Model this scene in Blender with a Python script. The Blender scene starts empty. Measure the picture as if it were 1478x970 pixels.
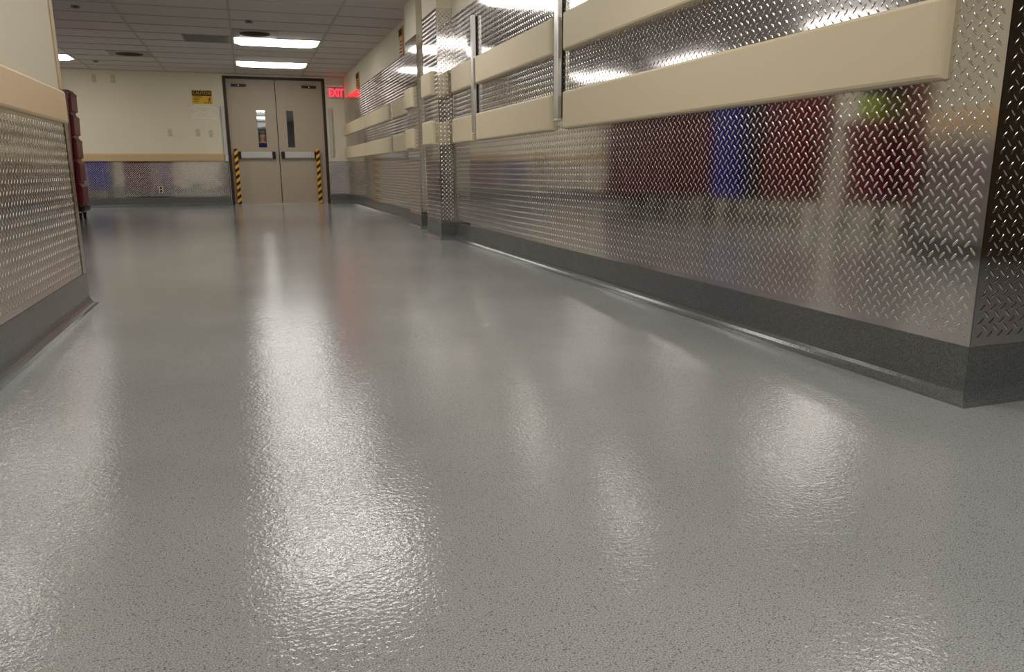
import bpy, bmesh, math, random
import numpy as np
from mathutils import Vector, Matrix
random.seed(7)
C = bpy.context.scene.collection
PI = math.pi
CEIL = 2.464
H = 0.65

# ------------------------------------------------------------------ materials
def srgb(r, g, b):
    f = lambda c: (c/255/12.92) if c/255 <= .04045 else ((c/255+.055)/1.055)**2.4
    return (f(r), f(g), f(b), 1)

def new_mat(name):
    m = bpy.data.materials.new(name); m.use_nodes = True
    nt = m.node_tree
    return m, nt, nt.nodes['Principled BSDF']

def N(nt, typ, **kw):
    n = nt.nodes.new(typ)
    for k, v in kw.items():
        if k.startswith('i_'):
            key = k[2:]
            n.inputs[int(key) if key.isdigit() else key].default_value = v
        else:
            setattr(n, k, v)
    return n

def math_node(nt, op, a, b=None, c=None, clamp=False):
    n = nt.nodes.new('ShaderNodeMath'); n.operation = op; n.use_clamp = clamp
    for i, v in enumerate((a, b, c)):
        if v is None: continue
        if isinstance(v, (int, float)): n.inputs[i].default_value = v
        else: nt.links.new(v, n.inputs[i])
    return n.outputs[0]

def paint(name, col, rough=.5, noise=.04, bump=.0002, scale=60, spec=.4, metal=0):
    m, nt, b = new_mat(name)
    tc = N(nt, 'ShaderNodeTexCoord'); ge = N(nt, 'ShaderNodeNewGeometry')
    nz = N(nt, 'ShaderNodeTexNoise', i_Scale=1.7, i_Detail=3.0)
    nt.links.new(ge.outputs['Position'], nz.inputs['Vector'])
    mx = N(nt, 'ShaderNodeMix', data_type='RGBA')
    mx.inputs['A'].default_value = tuple(c*(1-noise) for c in col[:3])+(1,)
    mx.inputs['B'].default_value = tuple(min(1, c*(1+noise)) for c in col[:3])+(1,)
    nt.links.new(nz.outputs['Fac'], mx.inputs['Factor'])
    nt.links.new(mx.outputs['Result'], b.inputs['Base Color'])
    b.inputs['Roughness'].default_value = rough
    b.inputs['Metallic'].default_value = metal
    b.inputs['Specular IOR Level'].default_value = spec
    if bump:
        n2 = N(nt, 'ShaderNodeTexNoise', i_Scale=float(scale), i_Detail=2.0)
        nt.links.new(ge.outputs['Position'], n2.inputs['Vector'])
        bp = N(nt, 'ShaderNodeBump', i_Strength=.5, i_Distance=bump)
        nt.links.new(n2.outputs['Fac'], bp.inputs['Height'])
        nt.links.new(bp.outputs['Normal'], b.inputs['Normal'])
    return m

def emit(name, col, s, base=(.8, .8, .8, 1)):
    m, nt, b = new_mat(name)
    b.inputs['Base Color'].default_value = base
    b.inputs['Emission Color'].default_value = col
    b.inputs['Emission Strength'].default_value = s
    return m

def tread_plate(name, col, rough=.08, period=.036):
    """polished aluminium of the tread plate; the lugs are in the mesh"""
    m, nt, b = new_mat(name)
    ge = N(nt, 'ShaderNodeNewGeometry')
    # very slight waviness of the sheet
    nz = N(nt, 'ShaderNodeTexNoise', i_Scale=2.2, i_Detail=1.0)
    nt.links.new(ge.outputs['Position'], nz.inputs['Vector'])
    b1 = N(nt, 'ShaderNodeBump', i_Strength=.6, i_Distance=.004)
    nt.links.new(nz.outputs['Fac'], b1.inputs['Height'])
    nt.links.new(b1.outputs['Normal'], b.inputs['Normal'])
    b.inputs['Base Color'].default_value = col
    b.inputs['Metallic'].default_value = 1
    n3 = N(nt, 'ShaderNodeTexNoise', i_Scale=9.0, i_Detail=4.0)
    nt.links.new(ge.outputs['Position'], n3.inputs['Vector'])
    mr = N(nt, 'ShaderNodeMapRange'); mr.inputs['To Min'].default_value = rough*.8; mr.inputs['To Max'].default_value = rough*1.25
    nt.links.new(n3.outputs['Fac'], mr.inputs['Value']); nt.links.new(mr.outputs[0], b.inputs['Roughness'])
    return m

def resin(name, base, dark, light, rough, bump_d, speck=.5):
    """seamless resin with fine chips; orange-peel gloss coat"""
    m, nt, b = new_mat(name)
    ge = N(nt, 'ShaderNodeNewGeometry'); P = ge.outputs['Position']
    big = N(nt, 'ShaderNodeTexNoise', i_Scale=1.3, i_Detail=4.0); nt.links.new(P, big.inputs['Vector'])
    fine = N(nt, 'ShaderNodeTexNoise', i_Scale=420.0, i_Detail=2.0); nt.links.new(P, fine.inputs['Vector'])
    chip = N(nt, 'ShaderNodeTexVoronoi', i_Scale=260.0); nt.links.new(P, chip.inputs['Vector'])
    r1 = N(nt, 'ShaderNodeValToRGB'); r1.color_ramp.elements[0].position = .36; r1.color_ramp.elements[1].position = .66
    r1.color_ramp.elements[0].color = dark; r1.color_ramp.elements[1].color = light
    e = r1.color_ramp.elements.new(.5); e.color = base
    nt.links.new(fine.outputs['Fac'], r1.inputs['Fac'])
    sc = N(nt, 'ShaderNodeSeparateColor'); nt.links.new(chip.outputs['Color'], sc.inputs[0])
    mask = math_node(nt, 'LESS_THAN', sc.outputs[0], .10*speck*2)
    d2 = math_node(nt, 'LESS_THAN', chip.outputs['Distance'], .45)
    mask = math_node(nt, 'MULTIPLY', math_node(nt, 'MULTIPLY', mask, d2), .6)
    mx = N(nt, 'ShaderNodeMix', data_type='RGBA')
    nt.links.new(mask, mx.inputs['Factor']); nt.links.new(r1.outputs[0], mx.inputs['A'])
    mx.inputs['B'].default_value = tuple(c*.35 for c in dark[:3])+(1,)
    hv = N(nt, 'ShaderNodeHueSaturation'); nt.links.new(mx.outputs['Result'], hv.inputs['Color'])
    mr = N(nt, 'ShaderNodeMapRange'); mr.inputs['From Min'].default_value = .3; mr.inputs['From Max'].default_value = .7
    mr.inputs['To Min'].default_value = .9; mr.inputs['To Max'].default_value = 1.1
    nt.links.new(big.outputs['Fac'], mr.inputs['Value']); nt.links.new(mr.outputs[0], hv.inputs['Value'])
    nt.links.new(hv.outputs[0], b.inputs['Base Color'])
    mr2 = N(nt, 'ShaderNodeMapRange'); mr2.inputs['To Min'].default_value = rough*.75; mr2.inputs['To Max'].default_value = rough*1.25
    nt.links.new(big.outputs['Fac'], mr2.inputs['Value']); nt.links.new(mr2.outputs[0], b.inputs['Roughness'])
    b.inputs['IOR'].default_value = 1.5
    o1 = N(nt, 'ShaderNodeTexNoise', i_Scale=110.0, i_Detail=2.0); nt.links.new(P, o1.inputs['Vector'])
    o2 = N(nt, 'ShaderNodeTexNoise', i_Scale=30.0, i_Detail=1.0); nt.links.new(P, o2.inputs['Vector'])
    hh = math_node(nt, 'ADD', math_node(nt, 'MULTIPLY', o1.outputs['Fac'], 1.0), math_node(nt, 'MULTIPLY', o2.outputs['Fac'], .6))
    bp = N(nt, 'ShaderNodeBump', i_Strength=1.0, i_Distance=bump_d)
    nt.links.new(hh, bp.inputs['Height']); nt.links.new(bp.outputs['Normal'], b.inputs['Normal'])
    return m

def stripes(name, c1, c2, pitch):
    m, nt, b = new_mat(name)
    ge = N(nt, 'ShaderNodeNewGeometry')
    sp = N(nt, 'ShaderNodeSeparateXYZ'); nt.links.new(ge.outputs['Position'], sp.inputs[0])
    d = math_node(nt, 'SUBTRACT', sp.outputs[2], math_node(nt, 'MULTIPLY', math_node(nt, 'ADD', sp.outputs[0], sp.outputs[1]), .8))
    f = math_node(nt, 'FRACT', math_node(nt, 'ADD', math_node(nt, 'DIVIDE', d, pitch), 200.0))
    g = math_node(nt, 'GREATER_THAN', f, .5)
    mx = N(nt, 'ShaderNodeMix', data_type='RGBA'); mx.inputs['A'].default_value = c1; mx.inputs['B'].default_value = c2
    nt.links.new(g, mx.inputs['Factor']); nt.links.new(mx.outputs['Result'], b.inputs['Base Color'])
    b.inputs['Roughness'].default_value = .4
    return m

def tile_mat(name):
    m, nt, b = new_mat(name)
    ge = N(nt, 'ShaderNodeNewGeometry')
    n1 = N(nt, 'ShaderNodeTexNoise', i_Scale=90.0, i_Detail=4.0); nt.links.new(ge.outputs['Position'], n1.inputs['Vector'])
    vm = N(nt, 'ShaderNodeVectorMath', operation='DIVIDE'); nt.links.new(ge.outputs['Position'], vm.inputs[0]); vm.inputs[1].default_value = (1.22, .61, 1)
    fl = N(nt, 'ShaderNodeVectorMath', operation='FLOOR'); nt.links.new(vm.outputs[0], fl.inputs[0])
    wn = N(nt, 'ShaderNodeTexWhiteNoise'); nt.links.new(fl.outputs[0], wn.inputs['Vector'])
    a = math_node(nt, 'ADD', math_node(nt, 'MULTIPLY', n1.outputs['Fac'], .08), math_node(nt, 'MULTIPLY', wn.outputs['Value'], .05))
    mx = N(nt, 'ShaderNodeMix', data_type='RGBA'); nt.links.new(math_node(nt, 'MULTIPLY', a, 7.0, clamp=True), mx.inputs['Factor'])
    mx.inputs['A'].default_value = srgb(194, 187, 180); mx.inputs['B'].default_value = srgb(214, 208, 201)
    nt.links.new(mx.outputs['Result'], b.inputs['Base Color'])
    b.inputs['Roughness'].default_value = .9
    bp = N(nt, 'ShaderNodeBump', i_Strength=.4, i_Distance=.001)
    nt.links.new(n1.outputs['Fac'], bp.inputs['Height']); nt.links.new(bp.outputs['Normal'], b.inputs['Normal'])
    return m

M = {}
M['floor'] = resin('floor_resin', srgb(160,161,161), srgb(127,128,129), srgb(187,187,185), .075, .0008)
M['cove'] = resin('cove_resin', srgb(98,100,99), srgb(78,80,80), srgb(118,120,118), .17, .0004)
M['plate'] = tread_plate('tread_plate_aluminium', (.69, .67, .65, 1))
M['plate_pale'] = tread_plate('tread_plate_worn', (.74, .71, .67, 1), rough=.11)
M['flat_alu'] = paint('brushed_aluminium', (.72, .71, .69, 1), rough=.3, metal=1, bump=0)
M['bar_alu'] = paint('satin_push_bar', (.62, .61, .59, 1), rough=.28, metal=.3, bump=0)
M['strip_grey'] = paint('light_grey_strip', srgb(190, 188, 182), rough=.4, bump=0)
M['wall'] = paint('cream_wall_paint', srgb(222, 214, 190), rough=.6)
M['wall_dim'] = paint('brown_wall_paint', srgb(66, 52, 32), rough=.6)
M['rail'] = paint('cream_vinyl', srgb(220, 206, 174), rough=.42, bump=.00015, scale=300)
M['rail_tan'] = paint('tan_vinyl', srgb(196, 172, 128), rough=.45, bump=.00015, scale=300)
M['rail_peach'] = paint('peach_vinyl', srgb(224, 196, 156), rough=.45, bump=.00015, scale=300)
M['tile'] = tile_mat('mineral_ceiling_tile')
M['grid'] = paint('ceiling_tee_paint', srgb(168, 164, 150), rough=.5, bump=0)
M['door'] = paint('beige_door_paint', srgb(175, 161, 141), rough=.4)
M['frame'] = paint('dark_brown_frame_paint', srgb(52, 38, 20), rough=.4)
M['dark'] = paint('black_plastic', srgb(22, 20, 19), rough=.4, bump=0)
M['white'] = paint('white_enamel', srgb(225, 222, 214), rough=.35, bump=0)
M['ivory'] = paint('ivory_plastic', srgb(196, 186, 146), rough=.4, bump=0)
M['pink_ivory'] = paint('pinkish_plastic', srgb(206, 178, 150), rough=.4, bump=0)
M['red'] = paint('dark_red_plastic', srgb(104, 20, 28), rough=.35, bump=.0002)
M['blue'] = paint('blue_plastic', srgb(42, 44, 160), rough=.35, bump=.0002)
M['lime'] = paint('lime_plastic', srgb(150, 170, 40), rough=.4, bump=0)
M['navy'] = paint('navy_cloth', srgb(24, 30, 80), rough=.8, bump=0)
M['yellow'] = paint('sign_yellow', srgb(226, 180, 50), rough=.4, bump=0)
M['orange'] = paint('sign_orange', srgb(205, 140, 20), rough=.4, bump=0)
M['black'] = paint('sign_black', srgb(16, 15, 14), rough=.4, bump=0)
M['hazard'] = stripes('hazard_stripes', srgb(238, 170, 0), srgb(14, 12, 10), .13)
M['lamp'] = emit('fluorescent_diffuser', (1.0, .962, .915, 1), 5.0)
M['lamp_end'] = emit('diffuser_end', (1.0, .962, .915, 1), 3.6)
M['exit_glow'] = emit('exit_letter_glow', (1.0, .015, .03, 1), 2.4, (.3, .01, .01, 1))
M['exit_face'] = emit('exit_face', (1.0, .10, .10, 1), .05, (.42, .16, .15, 1))
M['vent'] = paint('vent_grey_metal', srgb(150, 146, 137), rough=.5, bump=0)
M['panel_grey'] = paint('grey_green_panel', srgb(146, 150, 140), rough=.5, bump=0)
M['brown'] = paint('matte_brown', srgb(56, 38, 22), rough=.8, bump=0)  # plain matte brown for vent cones, sockets and side sign print
M['residue'] = paint('glue_residue', srgb(232, 226, 212), rough=.3, bump=0)
M['skin'] = paint('skin', srgb(205, 150, 128), rough=.5, bump=0)
M['hair'] = paint('grey_hair', srgb(110, 100, 90), rough=.8, bump=0)
M['cloth_white'] = paint('white_cloth', srgb(225, 225, 230), rough=.8, bump=0)
M['shirt'] = M['navy']
M['led'] = emit('sensor_led', (.3, .9, .75, 1), .3)
g, nt_, b_ = new_mat('clear_glass'); b_.inputs['Transmission Weight'].default_value = 1; b_.inputs['Roughness'].default_value = .03
b_.inputs['IOR'].default_value = 1.45; b_.inputs['Base Color'].default_value = (.75, .8, .78, 1)
nz_ = N(nt_, 'ShaderNodeTexNoise', i_Scale=3.0)
bp_ = N(nt_, 'ShaderNodeBump', i_Strength=.05, i_Distance=.001); nt_.links.new(nz_.outputs['Fac'], bp_.inputs['Height']); nt_.links.new(bp_.outputs['Normal'], b_.inputs['Normal'])
M['glass'] = g

# ------------------------------------------------------------------ mesh helpers
def link(name, bm, mat, parent=None, smooth=False, mats=None):
    me = bpy.data.meshes.new(name)
    bm.normal_update(); bm.to_mesh(me); bm.free()
    for mm in (mats or [mat]): me.materials.append(mm)
    if smooth:
        for p in me.polygons: p.use_smooth = True
    o = bpy.data.objects.new(name, me); C.objects.link(o)
    if parent is not None:
        o.parent = parent
        o.matrix_parent_inverse = Matrix.Translation(-parent.location)
    return o

def add_box(bm, x0, x1, y0, y1, z0, z1, bev=0, seg=2, mi=0):
    x0, x1 = sorted((x0, x1)); y0, y1 = sorted((y0, y1)); z0, z1 = sorted((z0, z1))
    r = bmesh.ops.create_cube(bm, size=1)
    vs = r['verts']
    for v in vs:
        v.co = Vector(((x0+x1)/2+v.co.x*(x1-x0), (y0+y1)/2+v.co.y*(y1-y0), (z0+z1)/2+v.co.z*(z1-z0)))
    fs = set(f for v in vs for f in v.link_faces)
    for f in fs: f.material_index = mi
    if bev:
        es = list(set(e for v in vs for e in v.link_edges))
        bmesh.ops.bevel(bm, geom=es, offset=bev, segments=seg, affect='EDGES', profile=.5)

def box(name, x0, x1, y0, y1, z0, z1, mat, parent=None, bev=0, seg=2):
    bm = bmesh.new(); add_box(bm, x0, x1, y0, y1, z0, z1, bev, seg)
    return link(name, bm, mat, parent)

def add_cyl(bm, p0, p1, r0, r1=None, n=20):
    p0, p1 = Vector(p0), Vector(p1); r1 = r0 if r1 is None else r1
    d = p1-p0
    q = Vector((0, 0, 1)).rotation_difference(d.normalized()).to_matrix().to_4x4()
    bmesh.ops.create_cone(bm, cap_ends=True, segments=n, radius1=r0, radius2=r1, depth=d.length,
                          matrix=Matrix.Translation((p0+p1)/2) @ q)

def add_prism(bm, pts, axis, a0, a1):
    """extrude a closed 2-D outline along axis (0 x, 1 y, 2 z) from a0 to a1"""
    def mk(p, a):
        c = list(p); c.insert(axis, a); return bm.verts.new(c)
    v0 = [mk(p, a0) for p in pts]; v1 = [mk(p, a1) for p in pts]
    n = len(pts)
    bm.faces.new(v0); bm.faces.new(list(reversed(v1)))
    for i in range(n):
        bm.faces.new((v0[i], v1[i], v1[(i+1) % n], v0[(i+1) % n]))
    bmesh.ops.recalc_face_normals(bm, faces=bm.faces[:])

def add_loft(bm, levels, cx=0, cy=0, nseg=4):
    """rounded-rectangle sections (z, hx, hy, r) joined upward"""
    rings = []
    for z, hx, hy, r in levels:
        ring = []
        for (sx, sy, a0) in ((1, 1, 0), (-1, 1, PI/2), (-1, -1, PI), (1, -1, 3*PI/2)):
            for k in range(nseg+1):
                a = a0+PI/2*k/nseg
                ring.append(bm.verts.new((cx+sx*(hx-r)+r*math.cos(a), cy+sy*(hy-r)+r*math.sin(a), z)))
        rings.append(ring)
    n = len(rings[0])
    for a, b in zip(rings, rings[1:]):
        for i in range(n):
            bm.faces.new((a[i], a[(i+1) % n], b[(i+1) % n], b[i]))
    bm.faces.new(list(reversed(rings[0]))); bm.faces.new(rings[-1])
    return rings

def add_sweep(bm, path, prof):
    """sweep an open profile [(offset, z)] along a 2-D path; offset goes to the LEFT of travel; mitred"""
    P = [Vector(p) for p in path]
    rows = []
    for i, p in enumerate(P):
        if i == 0: d = (P[1]-p).normalized(); nrm = Vector((-d.y, d.x)); k = 1
        elif i == len(P)-1: d = (p-P[i-1]).normalized(); nrm = Vector((-d.y, d.x)); k = 1
        else:
            d0 = (p-P[i-1]).normalized(); d1 = (P[i+1]-p).normalized()
            n0 = Vector((-d0.y, d0.x)); n1 = Vector((-d1.y, d1.x))
            nrm = (n0+n1).normalized(); k = 1/max(.2, nrm.dot(n0))
        rows.append([bm.verts.new((p.x+nrm.x*k*o, p.y+nrm.y*k*o, z)) for o, z in prof])
    for a, b in zip(rows, rows[1:]):
        for j in range(len(prof)-1):
            bm.faces.new((a[j], b[j], b[j+1], a[j+1]))
    bm.faces.new(rows[0]); bm.faces.new(list(reversed(rows[-1])))
    bmesh.ops.recalc_face_normals(bm, faces=bm.faces[:])

def empty(name, loc):
    o = bpy.data.objects.new(name, None); C.objects.link(o); o.location = loc
    o.empty_display_size = .1
    return o

def tag(o, label=None, cat=None, group=None, kind=None):
    if label: o['label'] = label
    if cat: o['category'] = cat
    if group: o['group'] = group
    if kind: o['kind'] = kind
    return o

def struct(o): o['kind'] = 'structure'; return o

def text_mesh(name, txt, size, loc, mat, parent, depth=.002, rot=(PI/2, 0, 0), spacing=1.0, sx=1.0, bold=0.0):
    cu = bpy.data.curves.new('t', 'FONT'); cu.body = txt; cu.size = size; cu.extrude = depth; cu.align_x = 'CENTER'; cu.align_y = 'CENTER'
    cu.space_character = spacing; cu.offset = bold
    t = bpy.data.objects.new('t', cu); C.objects.link(t)
    dg = bpy.context.evaluated_depsgraph_get(); dg.update()
    me = bpy.data.meshes.new_from_object(t.evaluated_get(dg))
    bpy.data.objects.remove(t); bpy.data.curves.remove(cu)
    me.transform(Matrix.Translation(Vector(loc)) @ Matrix.Rotation(rot[2], 4, 'Z') @ Matrix.Rotation(rot[0], 4, 'X') @ Matrix.Diagonal((sx, 1, 1, 1)))
    me.materials.clear(); me.materials.append(mat)
    me.name = name
    o = bpy.data.objects.new(name, me); C.objects.link(o)
    if parent is not None:
        o.parent = parent; o.matrix_parent_inverse = Matrix.Translation(-parent.location)
    return o

# ------------------------------------------------------------------ the room
XR, XF, XC1, XC2, XL, YE = 1.855, 1.96, 1.712, 1.82, -.80, 16.1
T = .003   # plate thickness
YB = -3.6

bm = bmesh.new()
add_box(bm, -6.4, 5.2, YB-.2, YE+.12, -.12, 0)
struct(link('floor', bm, M['floor']))
struct(box('floor_hall', -1.4, 2.9, YE+.125, 31.2, -.12, 0, M['floor']))

bm = bmesh.new(); add_box(bm, -6.4, 5.2, YB-.2, YE+.2, CEIL, CEIL+.1)
ceiling = struct(link('ceiling', bm, M['tile']))
# tees of the suspended ceiling
gx = [-.06+1.22*k for k in range(-5, 5)]
gy = [11.66+.61*k for k in range(-24, 8)]
bm = bmesh.new()
for x in gx:
    add_box(bm, x-.012, x+.012, YB, YE, CEIL-.007, CEIL)
for y in gy:
    add_box(bm, -6.2, 5.0, y-.009, y+.009, CEIL-.006, CEIL)
struct(link('ceiling_grid', bm, M['grid'], ceiling))
struct(box('ceiling_hall', -1.4, 2.9, YE+.21, 31.2, CEIL, CEIL+.1, M['tile']))

# walls
struct(box('wall_right', XR+T, XR+.35, 1.515+T, 7.06, 0, CEIL, M['wall']))
struct(box('wall_right_corner', XR+.351, 5.2, 1.515+T, 1.9, 0, CEIL, M['wall']))
struct(box('wall_right_far', XF+T, XF+.25, 7.651, YE, 0, CEIL, M['wall']))
struct(box('wall_pillar_near', XC1+T, XR+.35, 7.06+T, 7.65, 0, CEIL, M['wall']))
struct(box('wall_pillar_far', XC2+T, XF+T-.001, 8.44+T, 9.05, 0, CEIL, M['wall']))
bm = bmesh.new()
add_box(bm, -6.4, -.312, YE+T, YE+.2, 0, CEIL)
add_box(bm, 1.592, XF+.25, YE+T, YE+.2, 0, CEIL)
add_box(bm, -.312, 1.592, YE+T, YE+.2, 2.432, CEIL)
struct(link('wall_end', bm, M['wall']))
struct(box('wall_left', XL-.16, XL-T, YB, 4.25, 0, CEIL, M['wall']))
struct(box('wall_alcove_near', -6.2, XL-.161, 4.1, 4.25, 0, CEIL, M['wall']))
struct(box('wall_alcove_left', -6.4, -6.2, 4.1, YE, 0, CEIL, M['wall']))
struct(box('wall_back', XL-.16, 5.2, YB-.2, YB, 0, CEIL, M['wall_dim']))
struct(box('wall_side_passage', 5.0, 5.2, YB, 1.515, 0, CEIL, M['wall_dim']))
bm = bmesh.new()
add_box(bm, -1.4, -1.2, YE+.21, 31, 0, CEIL); add_box(bm, 2.6, 2.8, YE+.21, 31, 0, CEIL); add_box(bm, -1.4, 2.8, 31, 31.2, 0, CEIL)
hallpaint = paint('hall_grey_paint', srgb(140, 142, 138), rough=.5)
struct(link('wall_hall', bm, hallpaint))

# coved resin base
prof = [(0, .160), (.0045, .160), (.0045, .045), (.0065, .032), (.012, .020), (.020, .010), (.030, .004), (.042, .0008), (.042, 0), (0, 0)]
def base(name, path):
    bm = bmesh.new(); add_sweep(bm, path, prof)
    return struct(link(name, bm, M['cove'], smooth=False))
e = T
base('baseboard_right', [(4.9, 1.515+e), (XR+e, 1.515+e), (XR+e, 7.06+e), (XC1+e, 7.06+e), (XC1+e, 7.65), (XF+e, 7.651), (XF+e, 8.44+e), (XC2+e, 8.44+e), (XC2+e, 9.05), (XF+e, 9.051), (XF+e, YE+e), (1.60, YE+e)])
base('baseboard_end', [(-.318, YE+e), (-6.2, YE+e)])
base('baseboard_left', [(-6.1, 4.25), (XL-e, 4.25), (XL-e, YB)])

# ------------------------------------------------------------------ tread plate sheets
ZB = .162
PER = .0385
def lug_sheet(name, x0, x1, y0, y1, z0, z1, face, mat):
    """one sheet with its raised lugs, two alternating directions; face: '-x', '+x' or '-y' is the lugged side"""
    if face[1] == 'x': u0, u1 = y0, y1
    else: u0, u1 = x0, x1
    L, Wd, Ht = .0138, .0040, .0017
    m = .012
    corner = (1.5153, 7.0587, 9.0523, 16.0947, -.3203)   # sheet ends at a wall corner keep their lugs clear of it
    lo = m if (face == '-y' and x0 > 0) or face == '+x' or min(abs(u0-q) for q in corner) < .003 or u1-u0 < .9 else 0
    hi = m if (face == '-y' and x0 > 0) or face == '+x' or min(abs(u1-q) for q in corner) < .003 or u1-u0 < .78 else 0
    if abs(u0-1.5153) < .003: hi = 0
    c = []
    for off, sg in ((0.0, 1), (.5, -1)):
        iu = np.arange(math.floor(u0/PER)-1, math.ceil(u1/PER)+2)+off
        iz = np.arange(math.floor(z0/PER)-1, math.ceil(z1/PER)+2)+off
        U, Z = np.meshgrid(iu*PER, iz*PER)
        U, Z = U.ravel(), Z.ravel()
        k = (U > u0+lo) & (U <= u1-hi) & (Z > z0+m) & (Z < z1-m)
        c.append(np.stack([U[k], Z[k], np.full(k.sum(), sg, float)], 1))
    c = np.concatenate(c)
    nr = 10
    a = np.arange(nr)*2*PI/nr
    tmpl = [(L*math.cos(t), Wd*math.sin(t), 0) for t in a]+[(L*.72*math.cos(t), Wd*.62*math.sin(t), Ht*.72) for t in a]+[(0, 0, Ht)]
    tmpl = np.array(tmpl)
    nv = len(tmpl)
    ca = math.cos(math.radians(48)); sa = math.sin(math.radians(48))
    n = len(c)
    du = tmpl[None, :, 0]*ca-tmpl[None, :, 1]*sa*c[:, 2:3]
    dz = tmpl[None, :, 0]*sa*c[:, 2:3]+tmpl[None, :, 1]*ca
    U = c[:, 0:1]+du; Z = c[:, 1:2]+dz; D = np.broadcast_to(tmpl[None, :, 2], U.shape)
    if face == '-x': co = np.stack([x0-D, U, Z], -1); flip = [1, -1]
    elif face == '+x': co = np.stack([x1+D, U, Z], -1); flip = [1, -1]
    else: co = np.stack([U, y0-D, Z], -1); flip = [1, -1]
    co = co.reshape(-1, 3)
    quads = [(i, (i+1) % nr, nr+(i+1) % nr, nr+i) for i in range(nr)]
    tris = [(nr+i, nr+(i+1) % nr, 2*nr) for i in range(nr)]
    q = np.array(quads); t = np.array(tris)
    base = (np.arange(n)*nv)[:, None, None]
    Q = (q[None]+base).reshape(-1, 4); Tt = (t[None]+base).reshape(-1, 3)
    # make every lug face point away from the sheet
    def fixup(F):
        v = co[F[0]]
        nrm = np.cross(v[1]-v[0], v[2]-v[0]); ax = {'-x': np.array([-1, 0, 0]), '+x': np.array([1, 0, 0]), '-y': np.array([0, -1, 0])}[face]
        return F[:, ::-1] if nrm.dot(ax) < 0 else F
    if n:
        # both orientations may have opposite winding: treat per family
        nA = int((c[:, 2] > 0).sum())
        Q = np.concatenate([fixup(p) for p in (Q[:nA*nr], Q[nA*nr:]) if len(p)])
        Tt = np.concatenate([fixup(p) for p in (Tt[:nA*nr], Tt[nA*nr:]) if len(p)])
    bx = np.array([(x, y, z) for x in (x0, x1) for y in (y0, y1) for z in (z0, z1)])
    bf = np.array([(0, 1, 3, 2), (4, 6, 7, 5), (0, 4, 5, 1), (2, 3, 7, 6), (0, 2, 6, 4), (1, 5, 7, 3)])+len(co)
    verts = np.concatenate([co, bx])
    QQ = np.concatenate([Q, bf]) if n else bf
    me = bpy.data.meshes.new(name)
    me.vertices.add(len(verts)); me.vertices.foreach_set('co', verts.ravel().astype(np.float32))
    li = np.concatenate([QQ.ravel(), Tt.ravel()]).astype(np.int32)
    me.loops.add(len(li)); me.loops.foreach_set('vertex_index', li)
    nq, ntr = len(QQ), len(Tt)
    ls = np.concatenate([np.arange(nq)*4, nq*4+np.arange(ntr)*3]).astype(np.int32)
    me.polygons.add(nq+ntr); me.polygons.foreach_set('loop_start', ls)
    me.polygons.foreach_set('loop_total', np.concatenate([np.full(nq, 4), np.full(ntr, 3)]).astype(np.int32))
    sm = np.ones(nq+ntr, bool); sm[nq-6:nq] = False
    me.polygons.foreach_set('use_smooth', sm)
    me.update(calc_edges=True); me.validate()
    me.materials.append(mat)
    o = bpy.data.objects.new(name, me); C.objects.link(o)
    return o

def plate(label, x0, x1, y0, y1, z0, z1, mat='plate', group=None, rivets=None):
    face = '-y' if (y1-y0) < .01 else ('+x' if x0 < -.5 else '-x')
    o = lug_sheet('wall_panel', x0, x1, y0, y1, z0, z1, face, M[mat])
    tag(o, label, 'wall panel', group or 'metal tread plate sheets')
    return o
ZT = 1.995; g_ = .0003
def rp(a, b, label, z1=ZT, X=XR):
    return plate(label, X, X+T, a+g_, b-g_, ZB, z1)
rp(1.515, 2.300, 'narrow tread plate sheet at the near outside corner of the right wall')
rp(2.300, 3.476, 'tread plate sheet second from the near corner, reflecting red and cream patches')
rp(3.476, 4.618, 'tread plate sheet behind the far ends of the long cream rails')
rp(4.618, 5.780, 'tread plate sheet just beyond the big vertical aluminium strip on the right wall')
rp(5.780, 6.840, 'tread plate sheet behind the slim vertical strip before the near pillar')
rp(6.840, 7.059, 'thin tread plate strip in the inner corner beside the near pillar')
plate('dark tread plate sheet on the short face turned towards the viewer at the far right', XR+T+.0005, 4.9, 1.515, 1.515+T, ZB, ZT)
plate('tread plate on the corridor side of the near pillar', XC1, XC1+T, 7.0612, 7.648, ZB, 2.07)
plate('tread plate on the face of the near pillar turned towards the viewer', XC1+T+.0005, XR+T-.0045, 7.06, 7.06+T, ZB, 2.07)
plate('tread plate on the corridor side of the far pillar', XC2, XC2+T, 8.4412, 9.048, ZB, 2.07)
plate('narrow tread plate on the face of the far pillar turned towards the viewer', XC2+T+.0005, XF-.001, 8.44, 8.44+T, ZB, 2.07)
plate('tread plate in the recess between the two pillars', XF, XF+T, 7.66, 8.435, ZB, 2.06)
rp(9.052, 10.70, 'tread plate sheet directly beyond the far pillar', 2.06, XF)
rp(10.70, 13.22, 'tread plate sheet on the far right wall behind the middle pair of rails', 2.06, XF)
rp(13.22, 16.095, 'tread plate sheet on the right wall nearest the exit sign', 2.06, XF)
xs = [-6.19, -4.98, -3.76, -2.54, -1.32, -.320]
names = ['', '', 'low tread plate sheet on the end wall beside the red tubs, reflecting blue',
         'low tread plate sheet on the end wall holding the power outlet, reflecting red', 'low tread plate sheet on the end wall directly left of the doors']
for i in range(5):
    if i < 2: continue
    plate(names[i], xs[i]+g_, xs[i+1]-g_, YE, YE+T, ZB, .835)
plate('small tread plate sheet between the double doors and the right corner', 1.60, XF-.001, YE, YE+T, ZB, .835)
plate('tread plate sheet low on the near left wall', XL-T, XL, .9, 4.170, ZB, .872, 'plate_pale')
plate('tread plate sheet on the left wall behind the viewer', XL-T, XL, -1.5, .898, ZB, .872, 'plate_pale')
bm = bmesh.new()
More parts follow.
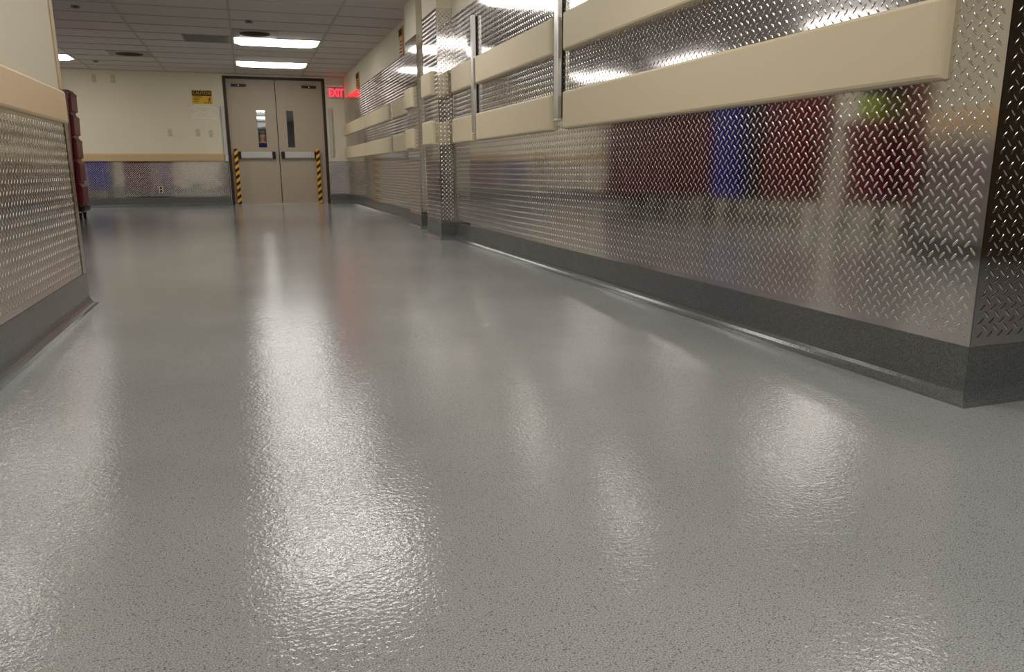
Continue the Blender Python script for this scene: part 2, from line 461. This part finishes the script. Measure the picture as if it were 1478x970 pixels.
add_box(bm, XL-.0005, XL+.0035, 4.178, 4.2545, ZB, .874); add_box(bm, XL-.06, XL+.0035, 4.2505, 4.2545, ZB, .874)
tag(link('corner_guard', bm, M['plate']), 'tread plate corner strip at the end of the left wall', 'corner guard')
bm = bmesh.new()
add_box(bm, XL-T, XL+.002, 4.19, 4.254, 1.03, CEIL-.001); add_box(bm, XL-.05, XL+.002, 4.251, 4.254, 1.03, CEIL-.001)
tag(link('corner_guard', bm, M['rail_tan']), 'tan plastic corner strip on the upper end of the left wall', 'corner guard')

# ------------------------------------------------------------------ bumper rails
def rail_x(label, X, y0, y1, z0, z1, mat='rail', d=.038, sgn=-1, endr=.05, grp='crash rails on the right wall', parent_name='crash_rail'):
    """a crash rail on a wall that faces -x (sgn -1) or +x (sgn 1)"""
    o = empty(parent_name, (X, (y0+y1)/2, z0))
    c = .012
    a = X; b = X+sgn*d
    capw = min(.045, (y1-y0)*.2)
    pr = [(a, z0), (b-sgn*c, z0), (b-sgn*c*.3, z0+c*.3), (b, z0+c), (b, z1-c), (b-sgn*c*.3, z1-c*.3), (b-sgn*c, z1), (a, z1)]
    bm = bmesh.new(); add_prism(bm, [(p[0], p[1]) for p in pr], 1, y0+capw, y1-capw)
    link('cover', bm, M[mat], o)
    for ya, yb in ((y0+capw, y0), (y1-capw, y1)):
        bm = bmesh.new(); rows = []
        n = 6
        for k in range(n+1):
            t = k/n; ang = t*PI/2
            y = ya+(yb-ya)*math.sin(ang); s = .35+.65*math.cos(ang)
            rows.append([bm.verts.new((a+(p[0]-a)*s, y, p[1])) for p in pr])
        for r0, r1 in zip(rows, rows[1:]):
            m = len(pr)
            for j in range(m): bm.faces.new((r0[j], r1[j], r1[(j+1) % m], r0[(j+1) % m]))
        bm.faces.new(rows[0]); bm.faces.new(list(reversed(rows[-1])))
        bmesh.ops.recalc_face_normals(bm, faces=bm.faces[:])
        link('end_cap', bm, M[mat], o)
    tag(o, label, 'crash rail', grp)
    return o
LZ, UZ = (.888, 1.104), (1.336, 1.548)
rails = [
 (XR, 1.685, 4.385, 'long cream crash rail nearest the viewer, %s of the pair'),
 (XR, 4.555, 6.235, 'cream crash rail between the two vertical aluminium strips, %s of the pair'),
 (XR, 6.370, 7.020, 'short cream crash rail just before the near pillar, %s of the pair'),
 (XC1, 7.205, 7.640, 'short cream crash rail on the near pillar, %s of the pair'),
 (XC2, 8.640, 9.045, 'short cream crash rail on the far pillar, %s of the pair'),
 (XF, 9.085, 10.640, 'cream crash rail directly beyond the far pillar, %s of the pair'),
 (XF, 10.900, 13.170, 'long cream crash rail on the far right wall, %s of the pair'),
 (XF, 13.250, 16.08, 'cream crash rail on the right wall ending at the end wall, %s of the pair'),
]
for X, a, b, l in rails:
    rail_x(l % 'lower', X, a, b, *LZ)
    rail_x(l % 'upper', X, a, b, *UZ)
# left rail
rail_x('peach crash rail on top of the tread plate of the near left wall', XL, -1.5, 4.249, .874, 1.026, 'rail_peach', .014, 1, grp='crash rails on the left wall')
# end wall rail (runs along x)
o = empty('crash_rail', (-3, YE, .84))
bm = bmesh.new()
add_prism(bm, [(YE, .84), (YE-.05, .84), (YE-.06, .85), (YE-.06, .955), (YE-.045, .972), (YE, .98)], 0, -6.1, -.47)
link('cover', bm, M['rail_tan'], o)
bm = bmesh.new()
add_prism(bm, [(YE, .84), (YE-.055, .84), (YE-.064, .85), (YE-.064, .955), (YE-.048, .974), (YE, .982)], 0, -.468, -.385)
link('end_cap', bm, M['rail_tan'], o)
tag(o, 'tan crash rail along the end wall left of the double doors', 'crash rail')
tag(box('rail_bracket', -.375, -.325, YE-.03, YE, .845, .975, M['white'], bev=.004), 'small white block between the tan rail and the door frame', 'bracket')

# vertical aluminium strips
def vstrip(label, p, horiz, z0=.942, z1=1.874):
    """horiz: 'y' on the right wall, 'x' on the end wall"""
    o = empty('wall_strip', (p[0], p[1], z0))
    bm = bmesh.new(); gap_shade = bmesh.new(); tip = bmesh.new()
    if horiz == 'y':
        X, y = p
        add_box(bm, X-.040, X-.011, y-.03, y+.03, z0+.012, z1, .004)
        add_box(gap_shade, X-.0105, X, y-.022, y+.022, z0+.02, z1-.01)
        add_box(tip, X-.039, X-.008, y-.028, y+.028, z0, z0+.012, .004)
    else:
        x, Y = p
        add_box(bm, x-.03, x+.03, Y-.045, Y-.018, z0+.012, z1, .006)
        add_box(gap_shade, x-.022, x+.022, Y-.018, Y, z0+.02, z1-.01)
        add_box(tip, x-.028, x+.028, Y-.044, Y-.012, z0, z0+.012, .004)
    link('cover', bm, M['flat_alu'] if horiz == 'y' else M['strip_grey'], o); link('backing', gap_shade, M['dark'], o); link('end_cap', tip, M['white'], o)  # black backing stands in for the shadow in the gap behind
    tag(o, label, 'wall strip', 'vertical strips')
    return o
vstrip('big vertical aluminium strip beside the long near crash rails', (XR, 4.465), 'y')
vstrip('slim vertical aluminium strip before the near pillar', (XR, 6.29), 'y')
vstrip('vertical grey strip on the end wall left of the door frame', (-.352, YE), 'x')
vstrip('vertical grey strip on the end wall under the exit sign', (1.672, YE), 'x')

# ------------------------------------------------------------------ double doors
bm = bmesh.new()
FW = .052
add_box(bm, -.310, -.310+FW, YE-.012, YE+.19, 0, 2.43, .003)
add_box(bm, 1.590-FW, 1.590, YE-.012, YE+.19, 0, 2.43, .003)
add_box(bm, -.310+FW+.0005, 1.590-FW-.0005, YE-.012, YE+.19, 2.385, 2.43, .003)
struct(link('trim_1', bm, M['frame']))
DY = YE+.03
def leaf(name, x0, x1, wx0, wx1, bar, hz, closer, desc):
    o = empty(name, ((x0+x1)/2, DY, 0)); struct(o)
    z0, z1, w0, w1 = .008, 2.383, 1.095, 1.822
    bm = bmesh.new()
    add_box(bm, x0, wx0, DY, DY+.045, z0, z1); add_box(bm, wx1, x1, DY, DY+.045, z0, z1)
    add_box(bm, wx0, wx1, DY, DY+.045, z0, w0); add_box(bm, wx0, wx1, DY, DY+.045, w1, z1)
    bmesh.ops.remove_doubles(bm, verts=bm.verts[:], dist=1e-5)
    link('door_leaf', bm, M['door'], o)
    bm = bmesh.new()
    b = .012
    for a in ((wx0, wx0+b, w0, w1), (wx1-b, wx1, w0, w1), (wx0+b, wx1-b, w0, w0+b), (wx0+b, wx1-b, w1-b, w1)):
        add_box(bm, a[0], a[1], DY-.006, DY+.05, a[2], a[3])
    vf = link('window_frame', bm, M['door'], o)
    pane = box('pane', wx0+b, wx1-b, DY+.018, DY+.024, w0+b, w1-b, M['glass'], o)
    # push bar
    bx0, bx1 = bar
    pb = link('push_bar', (lambda q: (add_prism(q, [(DY, .893), (DY-.06, .893), (DY-.075, .91), (DY-.078, .99), (DY-.06, 1.018), (DY, 1.02)], 0, bx0, bx1), q)[1])(bmesh.new()), M['bar_alu'], o)
    for c0, c1 in ((bx0-.065, bx0-.001), (bx1+.001, bx1+.065)):
        box('end_cap', c0, c1, DY-.07, DY, .886, 1.026, M['dark'], pb, bev=.008)
    cl = box('sensor_box', closer[0], closer[1], DY-.05, DY, 2.243, 2.288, M['dark'], o, bev=.006)
    bm = bmesh.new(); xm = (closer[0]+closer[1])/2
    add_cyl(bm, (xm, DY-.05, 2.262), (xm, DY-.054, 2.262), .008)
    link('indicator', bm, M['led'], cl)
    bm = bmesh.new()
    add_box(bm, hz-.036, hz+.036, DY-.125, DY-.085, .012, 1.075, .004)
    hg = link('hazard_guard', bm, M['hazard'], o); hg['label'] = 'yellow and black striped guard strip'
    for zz in (.12, .80, 1.04):
        box('bracket', hz-.02, hz+.02, DY-.085, DY, zz-.015, zz+.015, M['dark'], hg)
    return o
leaf('door_1', -.256, .633, .256, .434, (-.075, .505), -.169, (-.163, .11), 'left')
leaf('door_2', .649, 1.536, .812, .968, (.745, 1.315), 1.377, (1.148, 1.424), 'right')
tag(box('astragal', .6335, .6485, DY-.004, DY+.06, .01, 2.383, M['frame'])  , None, None); bpy.data.objects['astragal'].name = 'trim_2'; bpy.data.objects['trim_2']['kind'] = 'structure'
struct(box('trim_3', -.255, 1.535, YE-.03, YE+.10, 0.0005, .007, M['flat_alu']))

# ------------------------------------------------------------------ exit sign and raceway
o = empty('exit_sign', (1.805, YE, 2.06))
bm = bmesh.new(); add_box(bm, 1.668, 1.942, YE-.055, YE, 2.065, 2.255, .006); link('housing', bm, M['white'], o)
box('face_plate', 1.676, 1.934, YE-.058, YE-.0555, 2.073, 2.247, M['exit_face'], o)
text_mesh('letters', 'EXIT', .205, (1.805, YE-.060, 2.158), M['exit_glow'], o, depth=.0015, sx=.66, bold=.006)
tag(o, 'white exit sign with glowing red letters right of the doors', 'exit sign')
tag(box('cable_raceway', 1.600, XF-.006, YE-.045, YE, 2.268, 2.325, M['white'], bev=.004), 'white cable duct running above the exit sign', 'cable duct')

# ------------------------------------------------------------------ signs
o = empty('caution_sign', (-.695, YE, 1.9))
bm = bmesh.new(); add_box(bm, -.872, -.518, YE-.006, YE, 1.905, 2.152, .001); link('backing', bm, M['yellow'], o)
box('header', -.866, -.524, YE-.0075, YE-.0062, 2.052, 2.146, M['black'], o)
text_mesh('lettering', 'CAUTION', .078, (-.695, YE-.009, 2.099), M['yellow'], o, depth=.0008, sx=.88, bold=0)
bm = bmesh.new()   # small print, too small to read in the photograph
for z, segs in ((2.030, ((-.845, -.70),)), (2.004, ((-.845, -.79), (-.783, -.745))), (1.980, ((-.845, -.80), (-.792, -.750))), (1.945, ((-.845, -.815), (-.81, -.775)))):
    for a, b in segs:
        x = a
        while x < b:
            w = .009; add_box(bm, x, min(b, x+w), YE-.0074, YE-.0062, z-.007, z+.007); x += .0125
small = link('small_print', bm, M['black'], o)
bm = bmesh.new()   # stumbling figure
def limb(pts, w):
    for (x0, z0), (x1, z1) in zip(pts, pts[1:]):
        add_cyl(bm, (x0, YE-.0075, z0), (x1, YE-.0075, z1), w, n=8)
bmesh.ops.create_uvsphere(bm, u_segments=12, v_segments=8, radius=.012, matrix=Matrix.Translation((-.556, YE-.0068, 2.02)) @ Matrix.Diagonal((1, .2, 1, 1)))
limb([(-.560, 2.005), (-.575, 1.965)], .009); limb([(-.575, 1.965), (-.555, 1.945), (-.560, 1.920)], .005)
limb([(-.575, 1.965), (-.590, 1.940), (-.605, 1.925)], .005); limb([(-.562, 2.000), (-.585, 1.995), (-.600, 1.98)], .004); limb([(-.562, 2.000), (-.545, 1.985)], .004)
limb([(-.660, 1.921), (-.535, 1.921)], .003); limb([(-.655, 1.927), (-.630, 1.935)], .005)
for v in bm.verts: v.co.y = YE-.0068+(v.co.y-(YE-.0075))*.08
link('pictogram', bm, M['black'], o)
tag(o, 'yellow caution sign with black header on the end wall', 'sign')

def side_sign(label, y0, y1, z0, z1):
    o = empty('warning_sign', (XF, (y0+y1)/2, z0))
    box('backing', XF-.014+T, XF+T, y0, y1, z0, z1, M['orange'], o, bev=.002)
    box('header', XF-.0155+T, XF-.0142+T, y0+.02, y1-.02, z1-.10, z1-.02, M['brown'], o)
    bm = bmesh.new()
    for k in range(4): add_box(bm, XF-.0155+T, XF-.0142+T, y0+.03, y1-.03-.02*k, z0+.03+.04*k, z0+.045+.04*k)
    link('small_print', bm, M['brown'], o)
    tag(o, label, 'sign')
side_sign('orange warning sign high on the right wall just beyond the far pillar', 9.83, 10.08, 2.065, 2.39)
side_sign('orange warning sign high on the right wall close to the exit sign', 13.80, 14.16, 2.065, 2.32)

# taped outline left on the wall
bm = bmesh.new()
def strip(p, q, w=.008):
    p = Vector((p[0], 0, p[1])); q = Vector((q[0], 0, q[1])); d = (q-p).normalized(); n = Vector((-d.z, 0, d.x))*w/2
    vs = [bm.verts.new((v.x, y, v.z)) for y in (YE+T+.0003, YE+T-.002) for v in (p+n, q+n, q-n, p-n)]
    bm.faces.new(vs[4:]); bm.faces.new(vs[:4][::-1])
    for i in range(4): bm.faces.new((vs[i], vs[(i+1) % 4], vs[4+(i+1) % 4], vs[4+i]))
A = [(-.945, 1.868), (-.425, 1.845), (-.430, 1.640), (-.930, 1.655)]
for i in range(4): strip(A[i], A[(i+1) % 4], .016)
strip(A[0], (-.70, 1.74), .013); strip((-.70, 1.74), A[1], .013); strip((-.78, 1.75), A[3], .015); strip((-.62, 1.75), A[2], .015)
bmesh.ops.recalc_face_normals(bm, faces=bm.faces[:])
tag(link('tape_residue', bm, M['residue']), 'faint pale tape outline with crossed lines below the caution sign', 'tape marks')

# ------------------------------------------------------------------ wall plates and outlet
def cover_plate(label, x0, x1, z0, z1, mat, kind='blank'):
    o = empty('switch_plate', ((x0+x1)/2, YE, z0))
    box('cover', x0, x1, YE+T-.010, YE+T, z0, z1, M[mat], o, bev=.003)
    xm, zm = (x0+x1)/2, (z0+z1)/2
    box('toggle', xm-.006, xm+.006, YE+T-.020, YE+T-.0105, zm-.012, zm+.012, M['white'] if mat != 'ivory' else M['rail'], o, bev=.002)
    tag(o, label, 'switch plate', 'plates on the end wall')
cover_plate('small ivory wall plate below the tape outline, middle of three', -.862, -.796, 1.305, 1.44, 'ivory')
cover_plate('small pinkish wall plate nearest the doors', -.628, -.562, 1.293, 1.425, 'pink_ivory')
cover_plate('small ivory wall plate, leftmost of the middle row on the end wall', -1.352, -1.284, 1.302, 1.43, 'ivory')
cover_plate('ivory wall plate close under the ceiling, left of two', -2.535, -2.465, 2.243, 2.385, 'ivory')
cover_plate('ivory wall plate close under the ceiling, right of two', -2.228, -2.152, 2.24, 2.383, 'ivory')
o = empty('power_outlet', (-1.575, YE, .25))
box('cover', -1.615, -1.535, YE-.008, YE, .255, .375, M['ivory'], o, bev=.003)
for z in (.287, .343): box('socket', -1.595, -1.555, YE-.0105, YE-.0082, z-.019, z+.019, M['brown'], o, bev=.001)
tag(o, 'white power outlet in the low tread plate of the end wall', 'outlet')

# ------------------------------------------------------------------ ceiling fittings
def troffer(label, cx, cy, copy_from=None):
    if copy_from is not None:
        r = copy_from.copy(); C.objects.link(r); r.location = (cx, cy, CEIL)
        for ch in copy_from.children:
            c = ch.copy(); C.objects.link(c); c.parent = r
        r['label'] = label
        return r
    o = empty('ceiling_light', (cx, cy, CEIL))
    hx, hy, f = .598, .293, .022
    bm = bmesh.new()
    for a in ((-hx, hx, -hy, -hy+f), (-hx, hx, hy-f, hy), (-hx, -hx+f, -hy+f, hy-f), (hx-f, hx, -hy+f, hy-f)):
        add_box(bm, cx+a[0], cx+a[1], cy+a[2], cy+a[3], CEIL-.012, CEIL-.0005)
    link('frame', bm, M['white'], o)
    bm = bmesh.new()
    X, Y, x, y = hx-f, hy-f, hx-f-.085, hy-f-.03
    top = [bm.verts.new((cx+a, cy+b, CEIL-.004)) for a, b in ((-X, -Y), (X, -Y), (X, Y), (-X, Y))]
    bot = [bm.verts.new((cx+a, cy+b, CEIL-.036)) for a, b in ((-x, -y), (x, -y), (x, y), (-x, y))]
    bm.faces.new(bot)
    for i in range(4):
        f_ = bm.faces.new((top[i], top[(i+1) % 4], bot[(i+1) % 4], bot[i])); f_.material_index = 1 if i in (1, 3) else 0
    bm.normal_update()
    for f_ in bm.faces:
        if f_.normal.z > 0: f_.normal_flip()
    link('diffuser', bm, None, o, mats=[M['lamp'], M['lamp_end']])
    tag(o, label, 'ceiling light', 'fluorescent ceiling lights')
    for ch in o.children:      # keep the children in local space so that copies can be moved freely
        ch.data.transform(Matrix.Translation((-cx, -cy, -CEIL))); ch.matrix_parent_inverse = Matrix.Identity(4)
    return o
L0 = troffer('bright ceiling light with an air vent beside it, the larger in view', .55, 11.965)
troffer('bright ceiling light nearest the double doors', .55, 14.405, L0)
troffer('ceiling light on the left above the red tubs, cut by the left wall', -3.11, 14.405, L0)
hidden = 'ceiling light outside the view, mirrored in the floor or metal walls, or added unseen as fill'
for cx, cy in ((.55, 8.305), (.55, 5.865), (-3.78, 8.305), (-1.89, 6.475), (.55, 2.815), (.55, .375), (2.99, -.845), (-3.78, 11.965), (.55, -1.455), (-5.55, 8.305), (-5.55, 11.965), (.55, 20.6)):  # far-left pair and first hall light are added as fill, not mirrored
    troffer(hidden, cx, cy, L0)
hallL = troffer('far ceiling light behind the left door window', .55, 25.2, L0)
troffer('farthest ceiling light behind the left door window', .55, 28.4, L0)

def diffuser_vent(label, x0, x1, y0, y1):
    cx, cy = (x0+x1)/2, (y0+y1)/2
    o = empty('air_vent', (cx, cy, CEIL))
    box('panel', x0, x1, y0, y1, CEIL-.010, CEIL-.0005, M['vent'], o)
    for k, (r, z) in enumerate(((.20, .014), (.145, .019), (.09, .024))):
        bm = bmesh.new(); add_cyl(bm, (cx, cy, CEIL-z-.004), (cx, cy, CEIL-.0105 if k == 0 else CEIL-z+.0008), r-.02, r, 40)
        link('cone', bm, M['brown'], o)
    tag(o, label, 'air vent', 'round air vents in the ceiling')
diffuser_vent('round brown air vent in a grey tile, left part of the ceiling', -1.90, -1.30, 13.495, 14.095)
diffuser_vent('brown air vent touching the larger bright ceiling light', -.048, .53, 11.06, 11.65)
o = empty('return_grille', (-.4, 11.96, CEIL))
box('panel', -.70, -.085, 11.675, 12.26, CEIL-.011, CEIL-.0005, M['panel_grey'], o)
bm = bmesh.new()
for k in range(14): add_box(bm, -.68, -.105, 11.70+.04*k, 11.712+.04*k, CEIL-.016, CEIL-.0112)
link('slats', bm, M['panel_grey'], o)
tag(o, 'grey-green return air panel left of the larger bright ceiling light', 'air vent')
def sprinkler(label, x, y):
    o = empty('sprinkler_head', (x, y, CEIL))
    bm = bmesh.new(); add_cyl(bm, (x, y, CEIL-.008), (x, y, CEIL-.0005), .045, .05); link('collar', bm, M['vent'], o)
    bm = bmesh.new(); add_cyl(bm, (x, y, CEIL-.020), (x, y, CEIL-.008), .012); add_cyl(bm, (x, y, CEIL-.024), (x, y, CEIL-.020), .045)
    link('deflector', bm, M['dark'], o)
    tag(o, label, 'sprinkler', 'ceiling sprinklers')
sprinkler('dark sprinkler head in front of the larger bright ceiling light', .165, 10.45)
sprinkler('dark sprinkler head between the last ceiling light and the doors', .30, 14.90)
sprinkler('dark sprinkler head left of the round brown vent', -2.24, 14.80)
sprinkler('dark sprinkler head in the upper left corner of the ceiling', -1.67, 10.10)

# ------------------------------------------------------------------ red tubs on a dolly
def dolly(name, cx, cy, hx, hy, label):
    o = empty(name, (cx, cy, 0))
    bm = bmesh.new(); add_loft(bm, [(.125, hx-.01, hy-.01, .03), (.14, hx, hy, .03), (.188, hx, hy, .03)], cx, cy); link('deck', bm, M['dark'], o)
    for sx in (-1, 1):
        for sy in (-1, 1):
            x, y = cx+sx*(hx-.07), cy+sy*(hy-.07)
            bm = bmesh.new(); add_cyl(bm, (x-.014, y, .05), (x+.014, y, .05), .05); w = link('caster_wheel', bm, M['dark'], o)
            bm = bmesh.new(); add_box(bm, x-.024, x-.018, y-.02, y+.02, .04, .125); add_box(bm, x+.018, x+.024, y-.02, y+.02, .04, .125)
            add_box(bm, x-.024, x+.024, y-.025, y+.025, .115, .125); link('fork', bm, M['vent'], w)
    tag(o, label, 'dolly')
    return o
def tub(label, cx, cy, z, hx, hy, h, mat, src=None):
    if src is not None:
        r = src.copy(); C.objects.link(r); r.location = (cx, cy, z); r['label'] = label
        for ch in src.children:
            c = ch.copy(); C.objects.link(c); c.parent = r
            for g in ch.children:
                d = g.copy(); C.objects.link(d); d.parent = c
        return r
    o = empty('storage_tub', (cx, cy, z))
    bm = bmesh.new()
    add_loft(bm, [(.001, hx-.03, hy-.03, .03), (.028, hx-.03, hy-.03, .03), (.034, hx-.006, hy-.006, .035), (h-.060, hx, hy, .035), (h-.060, hx-.01, hy-.01, .03)])
    link('body', bm, mat, o)
    bm = bmesh.new()
    add_loft(bm, [(h-.059, hx+.004, hy+.004, .035), (h-.044, hx+.004, hy+.004, .035), (h-.012, hx-.026, hy-.026, .03), (h-.001, hx-.028, hy-.028, .03)])
    link('lid', bm, mat, o)
    for sy in (-1, 1):
        bm = bmesh.new(); add_box(bm, -.07, .07, sy*(hy-.004), sy*(hy+.010), h-.12, h-.085, .004); link('handle', bm, mat, o)
    for ch in o.children: ch.matrix_parent_inverse = Matrix.Identity(4)
    tag(o, label, 'storage tub', 'stacked dark red tubs')
    return o
cx, cy, hx, hy = -2.435, 12.02, .30, .215
dolly('wheeled_dolly', cx, cy, hx, hy, 'black wheeled dolly under the stack of dark red tubs')
hT = .3065
t0 = tub('dark red tub at the bottom of the stack beside the left wall', cx, cy, .189, hx, hy, hT, M['red'])
for k, w in enumerate(('second from the bottom', 'middle one', 'second from the top', 'topmost')):
    tub('dark red lidded tub, %s of the stack beside the left wall' % w, cx, cy, .189+hT*(k+1), hx, hy, hT, None, t0)

# tall wheeled bins round the corner, seen mirrored in the metal walls
def wheeled_bin(mat, h, hx=.29, hy=.32):
    o = empty('wheeled_bin', (0, 0, 0))
    bm = bmesh.new()
    add_loft(bm, [(.27, hx-.05, hy-.05, .04), (h-.12, hx-.01, hy-.01, .04), (h-.12, hx, hy, .04), (h-.07, hx, hy, .04)]); link('body', bm, mat, o)
    bm = bmesh.new()
    add_loft(bm, [(h-.069, hx+.01, hy+.01, .04), (h-.05, hx+.01, hy+.01, .04), (h, hx-.06, hy-.06, .04)]); link('lid', bm, mat, o)
    for sx in (-1, 1):
        for sy in (-1, 1):
            bm = bmesh.new(); add_cyl(bm, (sx*(hx-.1)-.015, sy*(hy-.1), .06), (sx*(hx-.1)+.015, sy*(hy-.1), .06), .06)
            add_box(bm, sx*(hx-.1)-.02, sx*(hx-.1)+.02, sy*(hy-.1)-.02, sy*(hy-.1)+.02, .10, .275)
            link('caster_wheel', bm, M['dark'], o)
    return o
def place_bin(src, first, x, y, label, group):
    if first: r = src
    else:
        r = src.copy(); C.objects.link(r)
        for ch in src.children:
            c = ch.copy(); C.objects.link(c); c.parent = r
    r.location = (x, y, 0); tag(r, label, 'wheeled bin', group)
    return r
rb = wheeled_bin(M['red'], 1.72)
for k, y in enumerate((11.36, 10.69, 10.02, 9.35, 7.55, 5.48)):
    place_bin(rb, k == 0, -2.42, y, 'tall red wheeled bin round the left corner, seen only mirrored in the metal wall', 'red bins mirrored in the wall')
place_bin(wheeled_bin(M['dark'], 1.60, .27, .195), True, -2.42, 8.10, 'black wheeled bin between blue and red bins, mirrored dark in the right wall', None)
bb = wheeled_bin(M['blue'], 1.72)
place_bin(bb, True, -2.40, 8.66, 'tall blue wheeled bin round the left corner, mirrored blue in the right wall', 'blue bins mirrored in the walls')
place_bin(bb, False, -3.25, 12.05, 'tall blue wheeled bin left of the red tubs, mirrored in the low end wall plate', 'blue bins mirrored in the walls')
sb = wheeled_bin(M['red'], 1.12)
place_bin(sb, True, -2.42, 6.25, 'low red wheeled bin round the left corner, carrying a lime and a navy tub', None)
tl = tub('lime green tub on the low red bin, mirrored as a yellow-green patch', -2.42, 6.25, 1.121, .22, .17, .24, M['lime'])
tn = tub('navy tub on top of the lime green tub round the corner', -2.42, 6.25, 1.362, .22, .17, .24, M['navy'])
for q in (tl, tn): q['group'] = 'tubs round the corner'

# ------------------------------------------------------------------ person in the hall behind the doors
def person(px, py):
    o = empty('person', (px, py, 0))
    def skin(name, verts, edges, radii, mat, root=0):
        me = bpy.data.meshes.new(name); me.from_pydata([(px+a, py+b, c) for a, b, c in verts], edges, [])
        ob = bpy.data.objects.new(name, me); C.objects.link(ob)
        ob.modifiers.new('s', 'SKIN'); sub = ob.modifiers.new('ss', 'SUBSURF'); sub.levels = 2; sub.render_levels = 2
        for i, r in enumerate(radii):
            sv = me.skin_vertices[0].data[i]; sv.radius = (r, r*.85); sv.use_root = (i == root)
        dg = bpy.context.evaluated_depsgraph_get(); dg.update()
        m2 = bpy.data.meshes.new_from_object(ob.evaluated_get(dg)); m2.materials.append(mat)
        bpy.data.objects.remove(ob)
        for p in m2.polygons: p.use_smooth = True
        r = bpy.data.objects.new(name, m2); C.objects.link(r); r.parent = o; r.matrix_parent_inverse = Matrix.Translation(-o.location)
        return r
    v = [(0, 0, .93), (0, 0, 1.12), (0, .0, 1.30), (0, 0, 1.40), (0, -.02, 1.47), (0, -.03, 1.55), (0, -.03, 1.63),
         (-.17, 0, 1.34), (-.22, 0, 1.08), (-.23, -.06, .84), (.17, 0, 1.34), (.22, 0, 1.08), (.23, -.06, .84),
         (-.09, 0, .86), (-.10, -.01, .48), (-.10, .02, .08), (-.10, -.12, .04), (.09, 0, .86), (.10, -.01, .48), (.10, .02, .08), (.10, -.12, .04)]
    e = [(0, 1), (1, 2), (2, 3), (3, 4), (4, 5), (5, 6), (2, 7), (7, 8), (8, 9), (2, 10), (10, 11), (11, 12), (0, 13), (13, 14), (14, 15), (15, 16), (0, 17), (17, 18), (18, 19), (19, 20)]
    r = [.14, .13, .14, .07, .055, .085, .075, .06, .045, .03, .06, .045, .03, .09, .06, .04, .035, .09, .06, .04, .035]
    skin('body', v, e, r, M['skin'])
    v2 = [(0, 0, .93), (0, 0, 1.12), (0, 0, 1.30), (0, 0, 1.38), (-.175, 0, 1.345), (-.222, 0, 1.08), (.175, 0, 1.345), (.222, 0, 1.08)]
    skin('shirt', v2, [(0, 1), (1, 2), (2, 3), (2, 4), (4, 5), (2, 6), (6, 7)], [.16, .15, .16, .09, .075, .06, .075, .06], M['navy'])
    v3 = [(0, 0, .95), (-.09, 0, .86), (-.10, -.01, .48), (-.10, .02, .12), (.09, 0, .86), (.10, -.01, .48), (.10, .02, .12)]
    skin('trousers', v3, [(0, 1), (1, 2), (2, 3), (0, 4), (4, 5), (5, 6)], [.15, .105, .078, .06, .105, .078, .06], M['dark'])
    bm = bmesh.new(); bmesh.ops.create_uvsphere(bm, u_segments=20, v_segments=14, radius=1, matrix=Matrix.Translation((px, py+.005, 1.635)) @ Matrix.Diagonal((.088, .10, .085, 1)))
    link('hair', bm, M['hair'], o, smooth=True)
    bm = bmesh.new()
    for s in (-1, 1):
        for k in range(4):
            x = px+s*.23+(k-1.5)*.018
            add_cyl(bm, (x, py-.075, .84), (x, py-.09, .77-.01*(k in (1, 2))), .009, .007, 8)
        add_cyl(bm, (px+s*.205, py-.08, .83), (px+s*.195, py-.10, .79), .010, .008, 8)
    link('fingers', bm, M['skin'], o)
    bm = bmesh.new(); add_box(bm, px+.05, px+.24, py-.14, py-.11, 1.36, 1.50, .01); link('paper', bm, M['cloth_white'], o); bpy.data.objects.remove(bpy.data.objects['paper'])
    tag(o, 'person in a navy top standing far behind the left door window', 'person')
person(.47, 22.0)

# ------------------------------------------------------------------ world, camera, view
w = bpy.data.worlds.new('World'); bpy.context.scene.world = w; w.use_nodes = True
w.node_tree.nodes['Background'].inputs[0].default_value = (.02, .02, .02, 1)

W_, H_, F = 1478, 970, 1090.
vp, dn = (356., 247.), (790., 5700.)
Yc = Vector((vp[0]-W_/2, vp[1]-H_/2, F)).normalized()
Dc = Vector((dn[0]-W_/2, dn[1]-H_/2, F)).normalized()
Zc = -(Dc-Yc*Dc.dot(Yc)).normalized()
Xc = Yc.cross(Zc)
# rows Xc,Yc,Zc are the world axes in camera (x right, y down, z forward) coordinates
mw = Matrix(((Xc.x, -Xc.y, -Xc.z, 0), (Yc.x, -Yc.y, -Yc.z, 0), (Zc.x, -Zc.y, -Zc.z, H), (0, 0, 0, 1)))
cam = bpy.data.cameras.new('camera'); co = bpy.data.objects.new('camera', cam); C.objects.link(co)
cam.sensor_width = 36; cam.lens = F/W_*36; cam.clip_start = .02
co.matrix_world = mw
sc = bpy.context.scene; sc.camera = co
sc.view_settings.view_transform = 'Standard'; sc.view_settings.look = 'None'
sc.view_settings.gamma = 1; sc.view_settings.use_curve_mapping = False
sc.view_settings.exposure = 1.05
sc.render.engine = 'CYCLES'
sc.cycles.use_denoising = True
sc.cycles.denoiser = 'OPENIMAGEDENOISE'; sc.cycles.denoising_input_passes = 'RGB_ALBEDO_NORMAL'; sc.cycles.denoising_prefilter = 'ACCURATE'
sc.cycles.blur_glossy = .6
for mm in bpy.data.materials:
    if mm.name in ('fluorescent_diffuser', 'diffuser_end'): mm.cycles.emission_sampling = 'FRONT'
    elif mm.name not in ('exit_letter_glow',): mm.cycles.emission_sampling = 'NONE'
sc.cycles.max_bounces = 8; sc.cycles.diffuse_bounces = 4; sc.cycles.glossy_bounces = 5
sc.cycles.sample_clamp_indirect = 4
